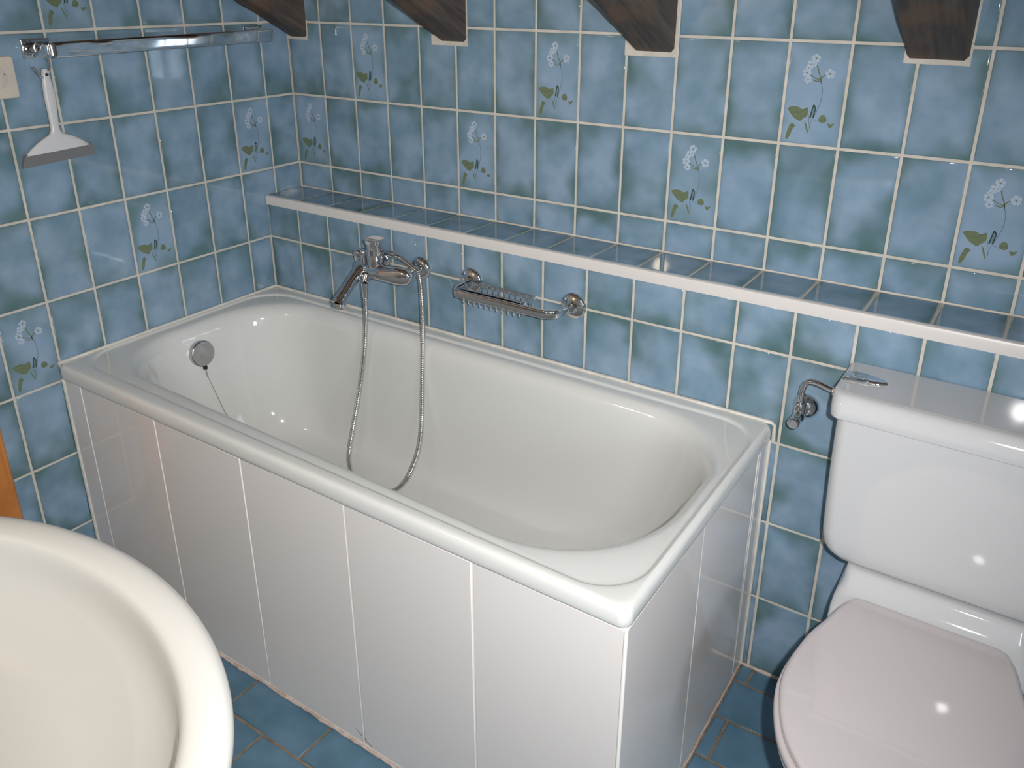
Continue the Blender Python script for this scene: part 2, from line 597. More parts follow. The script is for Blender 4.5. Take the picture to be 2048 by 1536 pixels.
# ------------------------------------------------------------------ flower print
def flower_mesh():
    """Flat printed flower in tile coordinates (u 0..1 across, v 0..1 up) on a 0.1141 x 0.197 tile."""
    tw, th = W - JW, 0.2023 - JW
    bm_v, bm_f, mi = [], [], []
    lvl = [0]

    def P(u, v):
        return ((u - 0.5) * tw, (v - 0.5) * th, 0.00018 + lvl[0] * 0.00003)

    def poly(pts, k):
        i = len(bm_v)
        bm_v.extend(P(*p) for p in pts)
        a = sum(pts[j][0] * pts[(j + 1) % len(pts)][1] - pts[(j + 1) % len(pts)][0] * pts[j][1] for j in range(len(pts)))
        idx = list(range(i, i + len(pts)))
        bm_f.append(tuple(idx if a > 0 else idx[::-1]))
        mi.append(k)

    def stroke(pts, w, k):
        for j in range(len(pts) - 1):
            (a, b), (c, d) = pts[j], pts[j + 1]
            dx, dy = (c - a) * tw, (d - b) * th
            L = math.hypot(dx, dy) or 1
            nx, ny = -dy / L * w / tw, dx / L * w / th
            poly([(a - nx, b - ny), (c - nx, d - ny), (c + nx, d + ny), (a + nx, b + ny)], k)

    def smooth(pts, n=4):
        return [(p.x, p.y) for p in spline([(a, b, 0) for a, b in pts], n, True)]

    # leaves
    poly(smooth([(.07, .35), (.14, .372), (.25, .372), (.33, .352), (.42, .372), (.425, .29), (.36, .262), (.31, .232), (.20, .262), (.13, .30)]), 0)
    poly(smooth([(.16, .205), (.235, .182), (.20, .15), (.165, .085), (.12, .038), (.085, .05), (.11, .14)]), 0)
    poly(smooth([(.385, .245), (.43, .20), (.48, .125), (.45, .13), (.41, .19)]), 0)
    poly(smooth([(.65, .298), (.72, .308), (.765, .26), (.72, .232), (.63, .246)]), 0)
    poly(smooth([(.79, .232), (.84, .225), (.90, .238), (.87, .20), (.82, .188)]), 0)
    lvl[0] = 1
    stroke([(.45, .30), (.47, .22), (.50, .15)], 0.0004, 3)
    stroke([(.49, .16), (.51, .26), (.60, .25)], 0.0003, 3)
    stroke([(.588, .628), (.618, .58), (.632, .53), (.628, .45), (.60, .38), (.56, .31), (.53, .27)], 0.00045, 3)
    # dark bud
    stroke([(.478, .272), (.495, .34), (.518, .402), (.552, .372), (.528, .27)], 0.0014, 1)
    stroke([(.506, .28), (.525, .36)], 0.0006, 0)
    # calyx
    stroke([(.585, .63), (.575, .67), (.53, .72), (.49, .79)], 0.0011, 0)
    stroke([(.575, .665), (.66, .712)], 0.0010, 0)
    stroke([(.575, .655), (.49, .66), (.40, .693)], 0.0009, 0)
    stroke([(.58, .65), (.53, .632), (.45, .645)], 0.0011, 0)
    stroke([(.588, .62), (.57, .665)], 0.0008, 1)
    # blossoms
    lvl[0] = 2
    for u, v, r, a0 in ((.455, .855, .0092, 0.3), (.388, .795, .0086, 1.0), (.33, .712, .0092, 0.1), (.36, .645, .0078, 0.8), (.725, .713, .0098, 0.5), (.43, .80, .006, 0.2), (.345, .755, .006, 0.6)):
        lvl[0] += 2
        for q in range(5):
            a = a0 + q * 2 * math.pi / 5
            pts = []
            for s, rr_ in ((-0.5, .2), (-0.55, .8), (-0.25, 1.02), (0, .88), (0.25, 1.02), (0.55, .8), (0.5, .2)):
                pts.append((u + math.cos(a + s) * r * rr_ / tw, v + math.sin(a + s) * r * rr_ / th))
            poly(pts, 2)
        lvl[0] += 1
        poly([(u + math.cos(t) * r * .2 / tw, v + math.sin(t) * r * .2 / th) for t in [q * math.pi / 3 for q in range(6)]], 0)
    me = bpy.data.meshes.new('flower_print')
    me.from_pydata(bm_v, [], bm_f)
    for k in ('leaf', 'leaf_dark', 'petal', 'stem'):
        me.materials.append(M[k])
    me.polygons.foreach_set('material_index', mi)
    me.update()
    return me


FLOWER = flower_mesh()


def add_flower(tile_obj):
    o = bpy.data.objects.new('flower_print', FLOWER)
    COL.objects.link(o)
    o.parent = tile_obj
    tile_obj['label'] = 'pale blue tile printed with a white flower and olive leaves'


# ------------------------------------------------------------------ tiles of the back wall
def span(a, b, c):
    """extent of a tile from a to b (joints off) relative to the full-size centre c"""
    return (a + JW / 2 - c, b - JW / 2 - c)


OUX = 0.13084
xl = [0.0] + [OUX + k * W for k in range(24)]
xl = [x for x in xl if x < XR - 0.02] + [XR]
rows_back = [(ZA, 1.525, ZA + 0.1012), (ZB, ZA, (ZA + ZB) / 2), (ZC, ZB, (ZB + ZC) / 2), (ZS - 0.001, ZC, ZC - 0.1012)]
FB = {(1, 2), (1, 7), (1, 12), (2, 0), (2, 5), (2, 10), (2, 15), (1, 17), (2, 20)}
for ri, (z0, z1, zc) in enumerate(rows_back):
    for ci in range(len(xl) - 1):
        a, b = xl[ci], xl[ci + 1]
        c = b - W / 2 if ci == 0 else a + W / 2
        fl = (ri, ci) in FB
        t = put_tile(wall_back, 'back', (c, 0, zc), (*span(a, b, c), *span(z0, z1, zc)), M['tile_pale' if fl else 'tile'])
        if fl:
            add_flower(t)

# ------------------------------------------------------------------ tiles of the left wall
OLY = 0.10028
yl = [0.0] + [-(OLY + k * W) for k in range(8)] + [-0.985]
rows_left = [(ZA, 1.6255, ZA + 0.1012), (ZB, ZA, (ZA + ZB) / 2), (ZC, ZB, (ZB + ZC) / 2), (ZD, ZC, (ZC + ZD) / 2), (ZE, ZD, (ZD + ZE) / 2),
             (ZF, ZE, (ZE + ZF) / 2), (ZG, ZF, (ZF + ZG) / 2), (0.0, ZG, ZG - 0.1012)]
FLW = {(0, 5), (2, 1), (3, 4), (4, 7)}
for ri, (z0, z1, zc) in enumerate(rows_left):
    for ci in range(len(yl) - 1):
        b, a = yl[ci], yl[ci + 1]           # a < b
        if z1 < ZE + 0.01 and a > -0.80:     # behind the bath
            continue
        if ri == 0 and b > -0.2:
            z1_ = 1.525
        else:
            z1_ = z1
        aa, bb = a, b
        if ri >= 4 and ci == 0:
            bb = b
        if ri >= 3 and b > -D and z0 < ZS - 0.15:
            if a > -D:
                continue
            bb = -D
        c = a + W / 2 if ci == 0 else b - W / 2
        if z1 < ZE + 0.01 and b > -0.8196:
            bb = -0.8196
        fl = (ri, ci) in FLW
        t = put_tile(wall_left, 'left', (0, c, zc), (*span(aa, bb, c), *span(z0, z1_, zc)), M['tile_pale' if fl else 'tile'])
        if fl:
            add_flower(t)

# ------------------------------------------------------------------ ledge tiles and trim
ODX = 0.12671
xd = [0.0] + [ODX + k * W for k in range(24)]
xd = [x for x in xd if x < XR - 0.02] + [XR]
rows_front = [(ZD, 0.9185, ZD + 0.1012), (ZE, ZD, (ZD + ZE) / 2), (ZF, ZE, (ZE + ZF) / 2), (ZG, ZF, (ZF + ZG) / 2), (0.0, ZG, ZG - 0.1012)]
for ri, (z0, z1, zc) in enumerate(rows_front):
    for ci in range(len(xd) - 1):
        a, b = xd[ci], xd[ci + 1]
        if ri >= 2 and b < 1.55:
            continue
        if ri == 1 and b < 1.5:
            z0_ = 0.6607
        else:
            z0_ = z0
        if ri >= 2 and a < 1.5412:
            a = 1.5412
        c = xd[ci + 1] - W / 2 if ci == 0 else xd[ci] + W / 2
        put_tile(wall_ledge, 'back', (c, -D, zc), (*span(a, b, c), *span(z0_, z1, zc)), M['tile'])
for ci in range(len(xl) - 1):
    a, b = xl[ci], xl[ci + 1]
    c = b - W / 2 if ci == 0 else a + W / 2
    me_ext = (*span(a, b, c), -0.0640, 0.0640)
    put_tile(wall_ledge, 'floor', (c, -D / 2 + 0.0005, ZS), me_ext, M['tile'])

mb = MB()
prof = [(-D - 0.0065, 0.9175), (-D - 0.0065, 0.9385), (-D - 0.0045, 0.9425), (-D - 0.001, 0.944), (-D + 0.0062, 0.9438), (-D + 0.0062, 0.936), (-D + 0.0005, 0.936), (-D + 0.0005, 0.9175)]
mb.loft([[(0.003, y, z) for y, z in prof], [(XR - 0.003, y, z) for y, z in prof]])
tag(mb.build('trim_1', M['trim'], smooth=True, angle=30), 'white plastic edge strip along the front of the tiled ledge', kind='structure')

# ------------------------------------------------------------------ floor tiles
FX0, FP = 0.8545, 0.2403
fy = [-0.0792] + [-0.199 - 0.1198 * k for k in range(16)]
for k in range(len(fy) - 1):
    y1_, y0_ = fy[k], fy[k + 1]
    if y1_ < YF + 0.02:
        break
    y0c, y1c = max(y0_, YF), min(y1_, -D)
    yc = (y0_ + y1_) / 2
    ph = FX0 if k % 2 == 0 else FX0 + 0.128
    x = ph - FP * 6
    while x < XR:
        a, b = max(x, 0.0), min(x + FP, XR)
        c = x + FP / 2
        x += FP
        if b - a < 0.015:
            continue
        if y1c > -0.79:          # beside the bath
            if b < 1.545:
                continue
            a = max(a, 1.5435)
            if b - a < 0.015:
                continue
        put_tile(floor, 'floor', (c, yc, 0), (*span(a, b, c), *span(y0c, y1c, yc)), M['floor_tile'], jitter=0.6)

# ------------------------------------------------------------------ door casing on the left wall
mb = MB()
pr = [(0.0005, -0.986), (0.014, -0.986), (0.019, -0.990), (0.021, -0.997), (0.021, -1.055), (0.0005, -1.055)]
mb.loft([[(x, y, 0.0) for x, y in pr], [(x, y, 1.98) for x, y in pr]])
door = tag(mb.build('door_1', M['pine'], angle=25), 'orange pine door and casing at the end of the left wall', kind='structure')
MB().box(0.0005, 0.010, -1.80, -1.056, 0.004, 1.95).build('door_panel', M['door_paint'], door, bevel=0.003)
mb = MB()
mb.tube([(0.010, -1.12, 1.0), (0.055, -1.12, 1.0), (0.06, -1.125, 1.0), (0.06, -1.23, 1.0)], 0.008, 10)
mb.lathe([(0.0, 0), (0.022, 0), (0.022, 0.006), (0.0, 0.006)], (0.010, -1.12, 1.0), (1, 0, 0), 16)
mb.build('door_handle', M['brushed'], door)

# ------------------------------------------------------------------ rafters
ang = math.radians(28)
RD = Vector((0, -math.cos(ang), math.sin(ang)))
RN = Vector((0, math.sin(ang), math.cos(ang)))


def rafter(x0, x1, zb, label, seed):
    r = random.Random(seed)
    h = 0.125
    c = 0.007
    sec = [(x0 + c, 0), (x0 + 0.35 * (x1 - x0), 0), (x0 + 0.7 * (x1 - x0), 0), (x1 - c, 0), (x1, c), (x1, h * .5), (x1, h), (x0, h), (x0, h * .5), (x0, c)]
    rings = []
    N = 46
    Lr = 2.15
    for i in range(N + 1):
        s = Lr * i / N
        ring = []
        for j, (x, q) in enumerate(sec):
            w = 0.0011 if 0 < i < N else 0.0
            x_ = x + r.gauss(0, w)
            q_ = q + r.gauss(0, w)
            if i == 0:   # end sits against the vertical wall
                p = Vector((x_, -0.0004, zb + q_ / math.cos(ang)))
            else:
                p = Vector((x_, 0, zb)) + RD * s + RN * q_
                if p.y > -0.0004:
                    p = Vector((x_, -0.0004, zb + q_ / math.cos(ang)))
            ring.append(p)
        rings.append(ring)
    mb = MB().loft(rings)
    o = mb.build('rafter', M['rafter'], angle=50)
    # object axes along the beam so that the grain follows it
    mw = Matrix((RD, Vector((1, 0, 0)), RN)).transposed().to_4x4()
    mw.translation = Vector(((x0 + x1) / 2, 0, zb))
    o.data.transform(mw.inverted())
    o.matrix_world = mw
    tag(o, label, 'rafter', 'dark roof rafters above the back wall')
    return o


rafter(0.0060, 0.0785, 1.3822, 'dark wooden rafter hugging the left wall above the towel rail', 1)
rafter(0.5591, 0.6430, 1.3900, 'dark rafter with brown right flank, second from the left wall, above the bath mixer', 2)
rafter(1.1021, 1.1985, 1.3893, 'dark rough rafter with reddish streaks, third from the left wall, above the bath end', 3)
rafter(1.6596, 1.7650, 1.3995, 'broad dark rafter above the toilet, fourth from the left wall', 4)


def grout_patch(x0, x1, z0, z1):
    me = tile_mesh(-(x1 - x0) / 2, (x1 - x0) / 2, -(z1 - z0) / 2, (z1 - z0) / 2, M['grout'], 0.004, 0.0005)
    o = bpy.data.objects.new('grout_patch', me)
    COL.objects.link(o)
    o.parent = wall_back
    o.location = ((x0 + x1) / 2, -0.0010, (z0 + z1) / 2)
    o.rotation_euler = ROT['back']


grout_patch(-0.002, 0.0815, 1.3748, 1.43)
grout_patch(0.5315, 0.6460, 1.3795, 1.405)
grout_patch(0.6425, 0.6462, 1.4055, 1.52)
grout_patch(1.0810, 1.2035, 1.3790, 1.41)
grout_patch(1.1990, 1.2040, 1.4105, 1.52)
grout_patch(1.6565, 1.7690, 1.3905, 1.43)
grout_patch(1.7650, 1.7690, 1.4305, 1.52)

# ------------------------------------------------------------------ bathtub
ZR = 0.6607
BX1, BY0, BY1 = 1.5455, -0.8285, -D - 0.0012
tub = thing('bathtub', 'white enamelled bathtub set into the corner under the mixer', 'bathtub', (0.77, -0.48, 0.0))


def inset(cs, l, r, f, b):
    return [(cs[0][0] + l, cs[0][1] + f), (cs[1][0] - r, cs[1][1] + f), (cs[2][0] - r, cs[2][1] - b), (cs[3][0] + l, cs[3][1] - b)]


outer = rect(0.0012, BX1, BY0, BY1)
groove = [(0.014, -0.784), (1.529, -0.806), (1.529, -0.176), (0.014, -0.176)]
gr = [0.10, 0.09, 0.09, 0.10]
basin = [(0.044, -0.742), (1.509, -0.786), (1.509, -0.206), (0.044, -0.190)]
br_ = [0.20, 0.24, 0.20, 0.19]


def grow(cs, d):
    c = Vector((sum(p[0] for p in cs) / 4, sum(p[1] for p in cs) / 4))
    return [(p[0] + (d if p[0] > c.x else -d), p[1] + (d if p[1] > c.y else -d)) for p in cs]


rings = []
NC, NS = 12, 12
R_ = lambda cs, r, z: rings.append(rquad(cs, r, z, NC, NS))
R_(inset(outer, 0, 0.004, 0.004, 0), 0.018, 0.6225)
R_(outer, 0.020, 0.6245)
R_(outer, 0.020, 0.645)
R_(inset(outer, .001, .002, .002, .001), 0.020, 0.6535)
R_(inset(outer, .002, .006, .006, .002), 0.022, 0.6590)
R_(inset(outer, .004, .012, .012, .006), 0.026, ZR)
R_(grow(groove, 0.006), [g + .006 for g in gr], ZR - 0.0003)
R_(grow(groove, 0.0015), [g + .0015 for g in gr], ZR - 0.0010)
R_(grow(groove, -0.0015), [g - .0015 for g in gr], ZR - 0.0050)
R_(grow(groove, -0.0050), [g - .005 for g in gr], ZR - 0.0054)
R_(grow(groove, -0.011), [g - .010 for g in gr], ZR - 0.0052)
R_(grow(basin, 0.004), br_, ZR - 0.0060)
R_(grow(basin, -0.002), br_, ZR - 0.0085)
R_(grow(basin, -0.010), br_, ZR - 0.0145)
R_(grow(basin, -0.018), br_, ZR - 0.026)
R_(grow(basin, -0.023), br_, ZR - 0.042)
zb_ = 0.262


def wall_ring(t):
    """t = 0 just under the edge, 1 = where the floor radius begins"""
    top = grow(basin, -0.026)
    bot = [(0.215, -0.665), (1.12, -0.690), (1.12, -0.290), (0.215, -0.285)]
    e = t
    cs = [(top[i][0] + (bot[i][0] - top[i][0]) * e, top[i][1] + (bot[i][1] - top[i][1]) * e) for i in range(4)]
    rd = [br_[i] * (1 - t) + 0.13 * t for i in range(4)]
    return cs, rd


for t, z in ((0.03, 0.58), (0.10, 0.50), (0.205, 0.42), (0.36, 0.345), (0.54, 0.298), (0.76, 0.273), (1.0, 0.2645)):
    cs, rd = wall_ring(t)
    R_(cs, rd, z)
R_([(0.33, -0.60), (1.0, -0.62), (1.0, -0.36), (0.33, -0.355)], 0.09, zb_ - 0.001)
R_([(0.50, -0.52), (0.85, -0.52), (0.85, -0.45), (0.50, -0.45)], 0.03, zb_ - 0.002)
mb = MB()
mb.loft(rings, cap0=False, cap1=True)
mb.build('tub_shell', M['enamel'], tub, sub=1)

# overflow with its chain and plug
ov = Vector((0.0805, -0.4825, 0.5800))
od = Vector((1.0, 0.0, 0.10)).normalized()
mb = MB()
mb.lathe([(0.0, -0.012), (0.036, -0.012), (0.0365, 0.004), (0.035, 0.007), (0.033, 0.008), (0.026, 0.0065), (0.012, 0.009), (0.003, 0.0105), (0.0, 0.011)], ov, od, 32)
ovo = mb.build('overflow_cover', M['brushed'], tub, angle=40)
ovo['label'] = 'round chrome overflow cover'
base = ov + Vector((0.006, 0, -0.036))
mb = MB()
mb.lathe([(0.004, 0), (0.006, 0.001), (0.006, 0.009), (0.003, 0.010)], base, (0, 0, -1), 12)
mb.build('overflow_nipple', M['black'], tub)
plug = Vector((0.30, -0.47, 0.262))
mb = MB()
p0 = base + Vector((0, 0, -0.010))
mb.tube([p0, p0 + Vector((0.004, 0.001, -0.022))], [0.0022, 0.0030], 8)
a, b_pt = p0 + Vector((0.004, 0.001, -0.022)), plug + Vector((0, 0, 0.012))
pts = []
for k in range(25):
    t = k / 24
    q = a.lerp(Vector((0.118, -0.463, 0.40)), min(1, t * 2)) if t < .5 else Vector((0.118, -0.463, 0.40)).lerp(b_pt, (t - .5) * 2)
    pts.append(q)
mb.tube(pts, 0.0011, 6)
mb.build('plug_chain', M['steel'], tub)
mb = MB()
mb.lathe([(0.0, -0.001), (0.024, -0.001), (0.026, 0.004), (0.022, 0.008), (0.006, 0.009), (0.004, 0.014), (0.0, 0.014)], plug, (0, 0, 1), 24)
mb.build('plug', M['black'], tub)

# silicone bead round the rim
mb = MB()
mb.tube([(0.0035, BY0 + 0.004, ZR + 0.0005), (0.0035, -D - 0.004, ZR + 0.0005), (BX1 - 0.004, -D - 0.004, ZR + 0.0005), (BX1 + 0.002, -D - 0.004, ZR - 0.004), (BX1 + 0.003, -D - 0.003, 0.62)], 0.0045, 8)
mb.build('sealant_bead', M['silicone'], tub)

# ------------------------------------------------------------------ tiled surround of the bath
YP, XP = -0.8196, 1.5405
sur = thing('bath_surround', 'white tiled panel enclosing the front and right end of the bathtub', 'bath panel', (0.77, -0.80, 0.0))
mb = MB()
mb.box(0.003, XP - 0.0015, YP + 0.0015, YP + 0.02, 0.0, 0.6215)
mb.box(XP - 0.02, XP - 0.0015, YP + 0.0202, -D - 0.003, 0.0, 0.6215)
mb.build('backing', M['panel_joint'], sur, smooth=False)
jf = [0.003, 0.0770, 0.3685, 0.6575, 0.9513, 1.2492, 1.5385]


def panel_tile(x0, x1, side=False):
    j = 0.0020
    me = tile_mesh(-(x1 - x0) / 2 + j, (x1 - x0) / 2 - j, -0.302, 0.302, M['panel'], 0.004, 0.0012)
    o = bpy.data.objects.new('tile', me)
    COL.objects.link(o)
    o.parent = sur
    c = (x0 + x1) / 2
    if side:
        o.location = Vector((XP, c, 0.3145)) - sur.location
        o.rotation_euler = ROT['left']
    else:
        o.location = Vector((c, YP, 0.3145)) - sur.location
        o.rotation_euler = ROT['back']
    o.rotation_euler.x += rng.gauss(0, 0.002)
    o.rotation_euler.z += rng.gauss(0, 0.002)


for k in range(6):
    panel_tile(jf[k], jf[k + 1])
for a, b in ((-0.817, -0.5072), (-0.5072, -0.2118), (-0.2118, -0.1975), (-0.1975, -0.1425)):
    panel_tile(a, b, True)
mb = MB()
mb.tube([(XP - 0.002, YP + 0.002, 0.012), (XP - 0.002, YP + 0.002, 0.6175)], 0.0038, 12)
mb.build('corner_strip', M['panel_joint'], sur)
for x, y, q in ((0.004, YP + 0.001, 0.0055), (XP + 0.001, -D - 0.0025, 0.004)):
    MB().tube([(x, y, 0.003), (x, y, 0.62)], q, 8).build('sealant_bead', M['silicone'], sur)
mb = MB()
r = random.Random(9)
for (a, b) in (((0.006, YP), (XP, YP)),):
    pts, rad = [], []
    for k in range(121):
        t = k / 120
        pts.append((a[0] + (b[0] - a[0]) * t, YP - 0.001 + r.gauss(0, 0.0010), 0.003))
        rad.append(0.0036 + abs(r.gauss(0, 0.0008)))
    mb.tube(pts, rad, 8)
pts = [(XP + 0.001 + r.gauss(0, 0.0004), YP + (-D - YP) * k / 60, 0.002) for k in range(61)]
mb.tube(pts, 0.0022, 8)
mb.build('mortar_bead', M['mortar'], sur, angle=80)
# dark scuffs by the foot of the fourth joint
mb = MB()


def mark(p, q, w):
    (xa, za), (xb, zb2) = p, q
    y = YP - 0.0006
    dx, dz = xb - xa, zb2 - za
    L = math.hypot(dx, dz)
    nx, nz = -dz / L * w, dx / L * w
    mb.add([(xa - nx * .3, y, za - nz * .3), (xb - nx, y, zb2 - nz), (xb + nx, y, zb2 + nz), (xa + nx * .3, y, za + nz * .3)], [(0, 1, 2, 3)])


mark((0.926, 0.043), (0.9475, 0.031), 0.0011)
mark((0.9525, 0.030), (0.9590, 0.026), 0.0010)
mark((0.9545, 0.025), (0.9740, 0.016), 0.0012)
mb.build('scuff_mark', M['ink'], sur, smooth=False)

# mouldy joint between ledge wall and floor
mb = MB()
r = random.Random(4)
pts = [(1.545 + 1.39 * k / 80, -D - 0.0015 + r.gauss(0, 0.0006), 0.002) for k in range(81)]
mb.tube(pts, [0.0032 + abs(r.gauss(0, .0012)) for _ in pts], 6)
mb.build('mortar_bead', M['mortar'], wall_ledge, angle=80)

# ------------------------------------------------------------------ bath mixer
mix = thing('bath_mixer', 'chrome single-lever bath mixer on the low wall over the tub', 'mixer tap', (0.52, -D, 0.83))
for x in (0.586, 0.446):
    mb = MB()
    mb.lathe([(0.0, 0.0004), (0.0315, 0.0004), (0.0315, 0.004), (0.027, 0.011), (0.016, 0.015), (0.0, 0.015)], (x, -D, 0.828), (0, -1, 0), 28)
    mb.build('wall_flange', M['chrome'], mix, angle=40)
mb = MB()
for x in (0.586, 0.446):
    s = 1 if x > .5 else -1
    mb.tube([(x, -D - 0.012, 0.828), (x, -0.178, 0.826), (x - 0.004 * s, -0.200, 0.822)], [0.0125, 0.014, 0.016], 14)
# the body: a swelling tube along the wall, flat in front
rings = []
for x, ry, rz, yc, zc in ((0.412, .004, .005, -.208, .822), (0.418, .012, .013, -.208, .822), (0.436, .016, .017, -.208, .821), (0.462, .019, .018, -.210, .820),
                          (0.490, .023, .021, -.210, .820), (0.520, .022, .021, -.209, .819), (0.555, .019, .024, -.207, .819), (0.580, .018, .024, -.206, .820),
                          (0.597, .014, .019, -.205, .821), (0.605, .008, .010, -.205, .821), (0.607, .002, .003, -.205, .821)):
    rings.append([(x, yc + ry * math.copysign(abs(math.cos(t)) ** .75, math.cos(t)), zc + rz * math.copysign(abs(math.sin(t)) ** .85, math.sin(t))) for t in [2 * math.pi * k / 20 for k in range(20)]])
mb.loft(rings)
mb.build('body', M['chrome'], mix, angle=70)
mb = MB()
mb.lathe([(0.0, 0.0), (0.0225, 0.0), (0.0225, 0.030), (0.0215, 0.032), (0.0215, 0.034), (0.0, 0.034)], (0.4895, -0.209, 0.832), (0, 0, 1), 28)
mb.build('cartridge_collar', M['chrome'], mix, angle=35)
# lever: cup with a sloping square top
rings = []
for z, hw, e, tilt in ((0.8665, .0208, 2.0, 0), (0.880, .0208, 2.0, 0), (0.894, .0208, 2.1, 0), (0.898, .0209, 2.6, .02), (0.902, .0213, 3.5, .05), (0.9075, .0216, 4, .06), (0.9085, .0208, 4, .06)):
    ring = []
    for k in range(32):
        t = 2 * math.pi * k / 32
        cx_, sy_ = math.copysign(abs(math.cos(t)) ** (2 / e), math.cos(t)), math.copysign(abs(math.sin(t)) ** (2 / e), math.sin(t))
        ring.append((0.4895 + hw * cx_, -0.211 + hw * 1.05 * sy_, z + tilt * hw * -sy_ * -0.6))
    rings.append(ring)
MB().loft(rings).build('lever', M['chrome'], mix, angle=35)
mb = MB()
mb.lathe([(0.0, 0.0), (0.0095, 0.0), (0.0085, 0.012), (0.0075, 0.026), (0.0085, 0.034), (0.0075, 0.037), (0.0, 0.038)], (0.452, -0.216, 0.832), (0, 0, 1), 18)
mb.build('diverter_knob', M['chrome'], mix, angle=40)
mb = MB()
sp = [(0.446, -0.215, 0.817), (0.446, -0.232, 0.812), (0.447, -0.250, 0.802), (0.449, -0.275, 0.786), (0.450, -0.295, 0.772), (0.4505, -0.308, 0.762), (0.4505, -0.316, 0.752)]
mb.tube(spline(sp, 5), [0.0190] * 4 + [0.0175] * 4 + [0.0155] * 8 + [0.0150] * 6 + [0.0165] * 4 + [0.0185] * 3 + [0.019] * 2, 18)
mb.lathe([(0.0, 0), (0.0165, 0), (0.0165, 0.009), (0.0, 0.009)], (0.4505, -0.310, 0.750), (0, -.35, -1), 18)
mb.build('spout', M['chrome'], mix, angle=50)
mb = MB()
mb.lathe([(0.0, 0), (0.0115, 0), (0.0115, 0.018), (0.0095, 0.020), (0.0, 0.020)], (0.470, -0.2255, 0.810), (0.04, -0.5, -1), 18)
mb.build('hose_outlet', M['chrome'], mix, angle=40)
# cradle and hand shower lying behind the lever
mb = MB()
mb.tube([(0.470, -0.196, 0.836), (0.470, -0.185, 0.852), (0.472, -0.176, 0.858)], 0.007, 10)
mb.build('cradle', M['chrome'], mix)
hs = thing('hand_shower', 'chrome hand shower resting behind the mixer lever, its steel hose looping into the tub', 'shower head', (0.46, -0.175, 0.86))
mb = MB()
mb.tube(spline([(0.520, -0.171, 0.8605), (0.490, -0.171, 0.8595), (0.455, -0.172, 0.853), (0.425, -0.176, 0.845)], 5), [0.0085] * 6 + [0.011] * 10, 14)
mb.build('handle', M['chrome'], hs, angle=60)
mb = MB()
rings = []
hd = Vector((-0.94, -0.22, -0.26)).normalized()
hu = Vector((0, 0, 1)) - hd * hd.z
hu.normalize()
hw_ = hd.cross(hu)
for d_, a_, b_, e_ in ((0.0, .011, .011, 2.2), (0.008, .015, .015, 3), (0.014, .018, .019, 4), (0.027, .019, .020, 4.5), (0.030, .0175, .0185, 4.5), (0.0305, .015, .016, 4.5)):
    rings.append([Vector((0.427, -0.176, 0.8455)) + hd * d_ + hw_ * (a_ * math.copysign(abs(math.cos(t)) ** (2 / e_), math.cos(t))) + hu * (b_ * math.copysign(abs(math.sin(t)) ** (2 / e_), math.sin(t))) for t in [2 * math.pi * k / 28 for k in range(28)]])
mb.loft(rings)
mb.build('spray_head', M['chrome'], hs, angle=45)
hose = [(0.4705, -0.2365, 0.790), (0.4700, -0.2375, 0.770), (0.4659, -.235, .6976), (0.454, -.24, .5821), (0.4368, -.25, .4717), (0.4281, -.275, .3668), (0.4322, -.30, .3083), (0.452, -.326, .285),
        (0.4904, -.355, .2725), (0.535, -.385, .2715), (0.585, -.390, .2715), (0.6397, -.360, .2760), (0.6720, -.345, .307), (0.6865, -.3250, .3472), (0.6815, -.29, .3909), (0.670, -.262, .4551),
        (0.6552, -.235, .5704), (0.6463, -.215, .6894), (0.6343, -.20, .7654), (0.615, -.185, .8269), (0.5897, -.18, .8398), (0.5438, -.175, .8574), (0.518, -.172, .8608)]
path = spline(hose, 60)
# resample evenly and give it ribs
res, acc, step = [path[0]], 0.0, 0.00125
for i in range(1, len(path)):
    seg = (path[i] - path[i - 1]).length
    while acc + seg >= step:
        t = (step - acc) / seg
        pnt = path[i - 1].lerp(path[i], t)
        res.append(pnt)
        path[i - 1] = pnt
        seg = (path[i] - pnt).length
        acc = 0.0
    acc += seg
rad = [0.0062 + (0.00055 if (i // 2) % 2 else -0.00035) for i in range(len(res))]
mb = MB()
mb.tube(res, rad, 10)
mb.build('hose', M['steel'], hs, angle=80)
mb = MB()
mb.tube([(0.4705, -0.2365, 0.790), (0.4702, -0.2372, 0.776), (0.4695, -0.2372, 0.752)], [0.0095, 0.0085, 0.0072], 14)
mb.build('hose_nut', M['chrome'], hs, angle=50)
MB().tube([(0.548, -.1757, .8562), (0.518, -.172, .8606)], [0.0070, 0.0088], 14).build('hose_nut', M['chrome'], hs, angle=50)

# ------------------------------------------------------------------ soap basket rail
sb = thing('soap_basket', 'chrome wall rail with a small wire soap basket, right of the mixer', 'soap holder', (0.90, -D, 0.82))
for x, z in ((0.7515, 0.8255), (1.0500, 0.8205)):
    mb = MB()
    mb.lathe([(0.0, 0.0004), (0.033, 0.0004), (0.033, 0.005), (0.030, 0.009), (0.016, 0.013), (0.012, 0.020), (0.0, 0.020)], (x, -D, z), (0, -1, 0), 30)
    mb.build('wall_flange', M['chrome'], sb, angle=40)


def flat_bar(pts, w, h, n=12):
    """bar of width w (horizontal) and height h (vertical) swept along a level path"""
    pts = [Vector(p) for p in pts]
    rings = []
    for i, p in enumerate(pts):
        t = (pts[min(i + 1, len(pts) - 1)] - pts[max(i - 1, 0)]).normalized()
        s = t.cross(Vector((0, 0, 1))).normalized()
        ring = []
        for k in range(n):
            a = 2 * math.pi * k / n
            cx_, sz_ = math.copysign(abs(math.cos(a)) ** .4, math.cos(a)), math.copysign(abs(math.sin(a)) ** .4, math.sin(a))
            ring.append(p + s * (w / 2 * cx_) + Vector((0, 0, 1)) * (h / 2 * sz_))
        rings.append(ring)
    return rings


